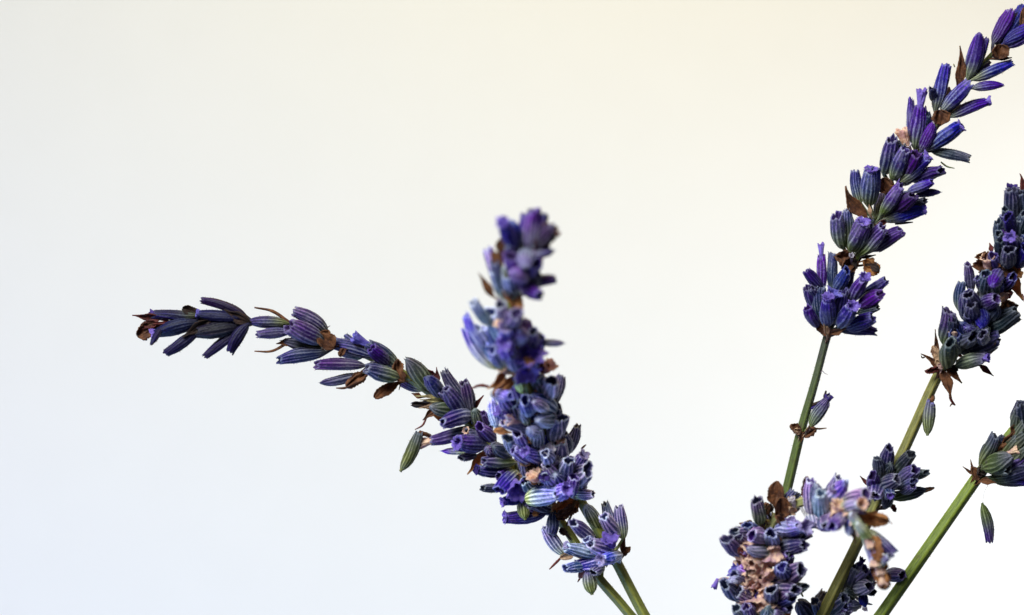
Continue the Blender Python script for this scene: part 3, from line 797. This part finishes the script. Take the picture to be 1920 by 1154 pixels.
# ================================================================== dense leaning sprig
s4 = Sprig('dense dark lavender sprig with curled red bracts under its head and a lower whorl',
  [(1355, 3000, 6), (1370, 2200, 6), (1420, 1480, 6), (1486, 1270, 4), (1542, 1154, 4), (1598, 1040, 2), (1642, 945, 0), (1692, 850, 0), (1760, 702, 0), (1800, 645, 0), (1838, 590, 2), (1872, 520, 4), (1900, 450, 8), (1922, 390, 10), (1945, 320, 10), (1960, 270, 10)],
  [22, 22, 21, 21, 20, 19, 19, 18, 17, 16, 15, 14, 12, 10], (.20, .185, .050, 1), mauve=.2)
s4.add('''
b 1922 368 1916 328 14 0 r z=8
o 1904 412 1897 356 30 .2 .1 .7 z=4
f 1897 364 1898 352 24 d z=20 
o 1926 405 1918 362 24 .3 .1 .55 z=8
o 1896 420 1884 392 16 .1 .2 .75 z=0
o 1900 440 1889 406 27 .95 .0 .55 z=10
o 1876 466 1871 416 24 .15 .3 .8 z=4
o 1878 462 1872 438 20 .2 .1 .9 z=16
o 1914 442 1922 400 24 .1 .1 .75 z=14
p 1904 466 1894 446 27 .5 .1 .95 z=20 p=v pl=6
o 1880 480 1876 448 26 .0 .3 .6 z=8
o 1890 502 1892 468 27 .2 .15 1.0 z=22
o 1908 502 1922 466 26 .9 .0 .75 z=14
b 1860 472 1856 456 9 0 r z=-4
b 1850 514 1851 474 44 2 n z=12
f 1852 500 1852 480 34 t z=20 fl=.6
b 1894 506 1884 520 26 2 k z=20
b 1886 508 1921 562 28 0 o z=8
t 1916 552 1922 568 5 i
b 1886 540 1890 558 20 2 r z=6
o 1822 548 1814 496 21 .45 .1 .85 z=4
o 1844 548 1848 514 26 .25 .15 .9 z=10
c 1874 508 1860 536 27 .95 .1 .9 z=26
o 1862 550 1866 528 24 .0 .3 .5 z=8
o 1798 582 1803 530 22 .4 .3 .7 z=-2 b=4
o 1828 585 1816 553 30 .35 .05 .85 z=16
o 1838 572 1868 560 27 .5 .05 .95 z=18
o 1826 598 1820 572 26 .35 .05 .8 z=24
o 1808 600 1806 556 22 .45 .1 .75 z=6
c 1840 578 1842 614 26 1.0 .0 .9 z=32 dz=22
c 1826 624 1814 615 22 .6 .0 1.0 z=24
o 1846 642 1842 627 24 .3 .1 1.0 z=26
o 1846 622 1906 584 32 .1 .1 .42 z=2
o 1852 630 1908 594 28 .1 .1 .35 z=-4 b=5
b 1894 585 1888 564 32 2 n z=8
o 1772 648 1778 584 31 .45 .5 .6 z=4 b=-5
o 1790 630 1786 600 22 .3 .0 .35 z=12
o 1776 688 1782 642 34 .0 .85 .75 z=18
f 1788 640 1788 618 22 t z=24 fl=.6
b 1792 622 1790 612 14 2 r z=26
o 1800 660 1872 632 36 .6 .15 .5 z=4
o 1808 680 1864 650 22 .3 .1 .3 z=0
p 1792 687 1846 672 26 .5 1.0 .75 z=12 b=5 p=v pl=10 pw=20
o 1806 646 1826 630 30 .3 .2 .5 z=10
b 1838 686 1863 705 11 0 r z=2
b 1762 692 1727 666 12 0 n z=12 b=4
t 1734 670 1727 667 3 k b=3
b 1760 692 1738 697 12 2 r z=14
b 1758 676 1751 618 11 0 n z=4
b 1760 680 1750 650 14 2 t z=8
b 1766 686 1756 676 14 1 t z=20
b 1768 690 1760 684 12 1 i z=26
b 1766 696 1782 748 20 0 n z=16 b=-4
t 1781 738 1791 760 6 r b=-3
t 1791 760 1781 763 3.5 r b=-4
b 1776 694 1806 716 15 0 n z=14
b 1780 690 1796 694 14 2 k z=12
o 1656 892 1668 840 26 .35 .1 .75 z=4
o 1650 894 1645 860 21 .15 .1 .65 z=8
o 1676 892 1708 853 27 .0 .5 .33 z=4
c 1662 896 1670 870 22 .0 .5 .4 z=0
o 1640 922 1636 892 26 .65 .05 .75 z=14
o 1648 914 1682 899 29 .1 .1 1.0 z=22
o 1680 912 1716 881 29 .5 .1 .8 z=10
o 1696 898 1737 886 19 .05 .8 .7 z=0
o 1692 916 1713 902 21 .4 .1 1.0 z=20
o 1690 922 1712 912 18 .45 .1 .9 z=22
c 1676 936 1734 921 23 .05 .6 .65 z=6 b=5
b 1722 922 1752 915 9 1 n z=8
o 1646 908 1640 930 28 .3 .2 1.5 z=24
p 1664 916 1669 930 24 .25 .1 1.1 z=24 p=v pl=3 pw=14
b 1628 910 1613 893 7 0 r z=4
b 1664 950 1644 956 8 0 k z=4
b 1672 946 1679 960 10 2 r z=8
c 1668 925 1660 950 24 .05 .4 .7 z=10 dz=30
''')
for x, y, n in ((1905, 440, 5), (1872, 520, 6), (1838, 590, 6), (1780, 680, 6), (1660, 915, 6)):
    s4.back(x, y, n, P=.4, B=.5)
s4.fill([(1895, 440, 1885, 400, 24), (1905, 450, 1912, 410, 26), (1885, 480, 1878, 440, 26), (1900, 490, 1908, 450, 26), (1870, 510, 1862, 480, 26), (1850, 550, 1836, 520, 26), (1860, 560, 1874, 530, 26), (1835, 580, 1815, 550, 26), (1850, 600, 1872, 575, 28), (1830, 610, 1815, 585, 28), (1815, 640, 1800, 605, 28), (1825, 645, 1850, 615, 30), (1800, 660, 1790, 625, 28), (1910, 480, 1925, 440, 24), (1880, 540, 1900, 520, 24)], -6)
s4.add('''b 1880 500 1902 520 22 2 n z=24
f 1872 548 1886 560 20 t z=16
b 1806 622 1796 610 16 2 n z=26
b 1850 646 1866 640 14 2 k z=20
b 1900 500 1914 520 18 2 o z=20''')
hanging_bud('lime tipped purple bud dangling head down against a leaning green stem', (1739, 815), (1745, 753), 21, 10, .95, 1.15, .8, (1748, 742), bend=-2, tone='n')

# ================================================================== lower outer sprig
s5 = Sprig('lavender sprig on a thick bright green stem with only its olive lowest calyces showing',
  [(1440, 3000, 0), (1432, 2200, 0), (1470, 1450, -4), (1570, 1268, -4), (1652, 1154, -4), (1740, 1028, 0), (1828, 902, 0), (1875, 838, 0), (1920, 778, 0), (1965, 700, 0)],
  [24, 24, 24, 23, 22, 22, 21, 16, 14, 12], (.17, .225, .030, 1), mauve=.15)
s5.add('''
o 1838 876 1866 818 26 .2 .75 .6 z=8 b=-3
o 1852 866 1878 818 14 .2 .4 .5 z=0
c 1842 878 1896 856 32 .2 .95 .65 z=14
o 1866 894 1928 852 34 .6 .3 .55 z=8
o 1858 898 1926 880 30 .35 .4 .4 z=4
p 1866 904 1925 906 21 .95 .5 .65 z=6 b=5 pl=10
o 1925 806 1914 757 26 .15 .1 .65 z=8
f 1884 846 1906 828 22 t z=14 dz=6
b 1872 852 1904 834 26 2 n z=18
b 1880 842 1888 822 16 2 k z=12
b 1914 798 1920 782 16 2 n z=14
b 1826 894 1820 862 7 0 n z=8
b 1826 890 1806 877 6 0 n z=8
b 1834 900 1824 876 16 1 n z=12
b 1840 902 1868 904 14 0 n z=14
b 1846 890 1836 878 20 2 k z=14
t 1830 884 1843 876 4 n
''')
for x, y, n in ((1840, 885, 6), (1900, 805, 5)):
    s5.back(x, y, n, P=.4, B=.5)
s5.fill([(1870, 866, 1910, 820, 26), (1880, 880, 1928, 840, 30), (1900, 830, 1925, 790, 26), (1890, 850, 1925, 815, 28), (1850, 880, 1890, 880, 26), (1905, 815, 1908, 775, 22)], 2, G=1.1, B=.55, P=.12)
s5.add('b 1884 846 1916 830 26 2 n z=26\nb 1900 812 1918 796 20 2 n z=22\nf 1890 850 1912 842 18 t z=30 dz=8')
s5.add('b 1872 850 1906 806 20 2 n z=12\nb 1890 840 1922 820 24 2 k z=16')
loose = hanging_bud('small loose bud, green at one end and purple at the other, hanging free', (1842, 946), (1856, 1014), 21, 4, .75, .75, .6, None, bend=5, thread=((1858, 902, 10), (1846, 922, 6), False))

# ================================================================== drooping sprig with pale withered petals
s6 = Sprig('drooping lavender sprig bent over like a hook, crowded with tan withered petals and brown bracts',
  [(1390, 3000, 40), (1395, 2200, 40), (1405, 1600, 42), (1418, 1300, 44), (1422, 1150, 46), (1425, 1080, 50), (1432, 1020, 56), (1455, 972, 66), (1495, 945, 90), (1540, 938, 130), (1582, 946, 170), (1612, 980, 190), (1634, 1025, 195), (1648, 1070, 195), (1655, 1095, 195)],
  [24, 24, 24, 23, 22, 20, 18, 16, 15, 14, 13, 11, 9, 6], (.30, .30, .125, 1), gain=1.85, mauve=.75, vio=.8)
s6.add('''
o 1426 984 1419 938 27 .0 .7 .75 z=4
b 1420 976 1412 952 11 0 n z=26
b 1454 946 1456 905 30 1 n z=4
b 1440 962 1446 948 14 1 k z=4
b 1468 972 1464 934 32 1 n z=22
b 1412 988 1387 982 20 0 n z=4
b 1508 932 1514 896 16 1 r z=0
t 1448 986 1430 972 9 y
t 1440 990 1450 966 8 y
t 1446 990 1462 974 7 y b=3
t 1452 984 1448 960 8 y
t 1478 958 1490 930 8 y
t 1486 952 1478 932 7 t
t 1492 948 1502 932 9 y
t 1484 956 1486 944 8 i
f 1490 950 1484 934 16 w z=8 fl=.6
b 1492 962 1480 952 12 2 t z=14
o 1404 1002 1377 997 25 .05 .5 .9 z=6
o 1404 1016 1384 1005 24 .05 .2 .75 z=2
o 1390 1040 1362 1011 32 .2 .2 .75 z=2 b=5
b 1402 1026 1404 986 18 1 n z=20
o 1436 1006 1410 1004 30 .55 .1 1.25 z=18
o 1448 1022 1445 1000 29 .45 .1 1.15 z=18
p 1454 995 1500 990 30 .75 .1 1.25 z=14 pl=22 p=l pw=32
f 1482 990 1490 980 30 l z=38
o 1458 1016 1520 998 26 .3 .05 .55 z=2
o 1462 1022 1506 1008 26 .15 .05 .5 z=4
o 1460 1032 1508 1022 29 .25 .05 .7 z=8 b=3
c 1442 1038 1402 1030 27 .0 .3 .95 z=30
f 1448 1020 1462 1056 34 t z=32 fl=.6
f 1420 1030 1388 1044 36 t z=24 dz=20
b 1398 1038 1384 1030 14 2 r z=44
f 1436 1050 1398 1062 44 t z=24 dz=20
f 1440 1066 1392 1074 40 t z=28 dz=14
f 1432 1062 1446 1084 32 t z=34 dz=16
b 1416 1078 1400 1072 16 2 k z=50
f 1440 1090 1418 1104 34 t z=30 dz=18
f 1428 1112 1420 1142 42 t z=30 dz=18
f 1412 1092 1396 1110 32 t z=20 dz=14
f 1424 1028 1412 1020 20 i z=20
o 1470 1082 1466 1064 30 .5 .1 1.1 z=16
o 1458 1090 1503 1069 36 .2 .05 .6 z=10
o 1470 1066 1484 1042 18 .05 .2 .45 z=0
f 1484 1068 1494 1062 12 w z=6 
c 1478 1066 1498 1060 14 .0 .9 .7 z=0
f 1390 1076 1372 1066 28 b z=10 dz=6
o 1402 1090 1376 1078 24 .6 .1 .8 z=6
c 1398 1084 1366 1090 16 .2 .2 1.7 z=20
t 1372 1087 1342 1090 6 i b=-3
f 1346 1086 1338 1104 14 v z=2 dz=2 fl=.5
o 1392 1122 1358 1096 28 .3 .25 .75 z=2 b=4
f 1398 1108 1390 1096 26 t z=18
f 1412 1124 1402 1116 36 d z=24
o 1448 1128 1446 1106 29 .05 .1 1.2 z=20
o 1458 1108 1492 1106 30 .1 .05 .8 z=12
c 1464 1122 1476 1114 22 .1 .1 1.0 z=20
o 1484 1110 1508 1100 22 .0 .7 .65 z=2
t 1502 1112 1506 1120 4 g
o 1446 1136 1486 1122 28 .7 .0 .5 z=6
f 1446 1136 1464 1142 34 v z=24
b 1470 1164 1474 1128 22 1 o z=8
o 1400 1168 1380 1140 26 .05 .5 .8 z=6
o 1412 1168 1400 1138 24 .6 .2 .8 z=14
c 1440 1175 1440 1140 30 .0 .6 .8 z=8
c 1470 1170 1452 1148 26 .3 .5 .8 z=8
t 1396 1126 1380 1132 10 i
o 1522 968 1520 902 27 .35 .05 1.35 z=4 b=6
o 1532 962 1534 915 20 .2 .05 .6 z=4
o 1536 955 1571 895 25 .3 .0 .9 z=-4 b=-8
c 1548 948 1584 906 34 .75 .05 1.3 z=8
o 1545 972 1538 926 30 .1 .1 1.4 z=16 b=4
c 1566 946 1588 902 20 .4 .0 1.4 z=-8
o 1576 946 1624 926 30 .3 .3 1.05 z=4 b=-5 a=1
d 1578 954 1612 946 28 .2 .4 1.3 z=14 a=1 pl=12
o 1590 952 1620 958 18 .4 .1 1.2 z=6
o 1516 975 1556 985 30 .4 .1 1.3 z=6 dz=10
c 1518 960 1525 990 26 .3 .2 1.4 z=4 dz=10
c 1540 968 1552 996 30 .4 .1 1.2 z=10 dz=10
o 1582 968 1560 988 28 .65 .0 1.0 z=8
c 1590 975 1592 1002 18 .4 .1 .9 z=-4
f 1572 962 1578 942 34 t z=20
b 1566 970 1576 990 20 1 o z=10
t 1538 954 1534 968 5 r
b 1612 966 1666 974 27 2 o z=4 b=3
t 1656 968 1674 984 3 i
b 1592 968 1604 1018 18 0 n z=12
c 1612 988 1594 962 18 .0 .9 1.7 z=14
c 1630 1012 1606 980 20 .0 1.3 1.6 z=16
d 1614 988 1638 1048 25 .1 .6 1.3 z=4 b=6 a=1 p=t pl=16
o 1628 994 1676 1038 24 .45 .3 1.0 z=-2 b=-4 a=.9
b 1640 1008 1648 1054 20 2 o z=18
b 1648 1050 1656 1104 26 2 o z=6
f 1650 1072 1656 1100 26 t z=4 dz=4 fl=.5
b 1654 1074 1660 1106 26 1 n z=-4
o 1644 1064 1668 1042 15 .0 .6 1.4 z=4
t 1662 1046 1672 1040 9 k
f 1640 1044 1652 1080 24 t z=6 dz=4 fl=.5
''')
for x, y, n in ((1422, 1140, 6), (1425, 1080, 7), (1432, 1020, 6), (1460, 970, 3), (1520, 942, 4), (1565, 942, 4)):
    s6.back(x, y, n, P=.3, B=.8)
s6.fill([(1425, 1010, 1400, 985, 26), (1430, 1050, 1395, 1030, 28), (1440, 1050, 1480, 1040, 28), (1425, 1090, 1385, 1065, 28), (1440, 1090, 1485, 1085, 28), (1425, 1130, 1385, 1110, 28), (1440, 1130, 1480, 1140, 28), (1420, 1160, 1400, 1135, 26), (1530, 950, 1530, 910, 28), (1555, 945, 1570, 915, 28), (1560, 950, 1550, 985, 28), (1580, 955, 1595, 985, 24)], -8)
s6.add('''f 1432 1040 1412 1066 38 t z=34 dz=18
f 1440 1030 1440 1062 34 i z=34 dz=14
f 1436 1088 1440 1112 34 t z=34 dz=14
f 1424 1100 1404 1088 32 i z=30 dz=14
f 1430 1120 1440 1146 34 t z=30 dz=14
f 1410 1050 1384 1058 30 t z=20 dz=14
f 1580 950 1590 975 30 t z=24 dz=14
f 1600 972 1618 1004 22 t z=16 dz=6 fl=.5
f 1560 948 1572 968 28 t z=26 dz=14
f 1594 960 1606 984 22 i z=24 dz=8
f 1620 1000 1634 1030 20 t z=20 dz=6 fl=.5
f 1412 1012 1402 1030 24 t z=30 dz=12
f 1446 1012 1452 1034 24 i z=36 dz=12
f 1456 1048 1468 1058 22 t z=30 dz=12
f 1400 1068 1386 1084 28 i z=24 dz=12
f 1418 1070 1404 1092 34 t z=36 dz=14
f 1446 1096 1452 1116 26 t z=34 dz=12
f 1402 1100 1386 1108 26 t z=24 dz=12
f 1410 1128 1396 1142 28 i z=28 dz=12
f 1440 1130 1450 1148 26 t z=34 dz=12
b 1428 996 1414 1006 18 2 n z=28
b 1450 1020 1462 1008 16 2 n z=30
b 1470 980 1456 968 20 2 n z=26
b 1430 968 1438 944 18 2 n z=12
b 1462 1100 1474 1092 16 2 n z=28
b 1398 1058 1384 1050 16 2 n z=22''')

# ================================================================== short sprig crossing behind the stems
s7 = Sprig('short lavender sprig crossing behind two green stems, purple bud pointing down',
  [(1380, 3000, -70), (1390, 2200, -70), (1410, 1500, -70), (1462, 1250, -66), (1510, 1170, -60), (1560, 1132, -50), (1600, 1108, -45), (1632, 1086, -40), (1650, 1070, -40)],
  [18, 18, 18, 18, 17, 16, 13, 10, 7], (.12, .14, .06, 1))
s7.add('''
o 1580 1116 1606 1066 30 .25 .5 .7 z=6 b=-3
p 1592 1086 1612 1058 19 .7 0 .6 z=4 p=d pl=16 pw=14 fl=.4
t 1614 1052 1613 1043 5 k
o 1600 1094 1622 1068 25 .55 .1 .85 z=14
t 1620 1078 1627 1066 8 k
o 1604 1104 1630 1100 28 .2 .1 1.15 z=24
o 1634 1092 1636 1068 18 .95 .1 .9 z=10
c 1622 1096 1632 1084 18 .0 .3 .6 z=6
o 1660 1078 1692 1079 26 .4 .05 .8 z=4
o 1622 1104 1636 1112 18 .2 .05 .7 z=16
c 1616 1108 1621 1138 17 1.0 .1 .7 z=14 dz=10
f 1620 1134 1622 1144 13 w z=14 fl=.5
t 1624 1132 1636 1134 4 k
o 1610 1134 1584 1138 22 .4 .2 .95 z=14
b 1604 1140 1614 1132 12 1 i z=20
c 1600 1120 1586 1110 22 .0 .8 .6 z=2
o 1552 1152 1584 1122 30 .1 .3 .8 z=10
o 1560 1160 1590 1140 26 .4 .1 .8 z=10
c 1570 1164 1582 1150 24 .2 .1 .7 z=10
c 1528 1168 1498 1130 34 .25 .15 .85 z=10
o 1540 1166 1528 1128 26 .3 .1 1.1 z=14
''')
for x, y, n in ((1520, 1160, 5), (1590, 1115, 5)):
    s7.back(x, y, n, P=.3, B=.7)

for o in bpy.data.objects:
    if '_w' in o: del o['_w']
print('objects', len(bpy.data.objects), 'tris', sum(len(m.polygons)*2 for m in bpy.data.meshes))
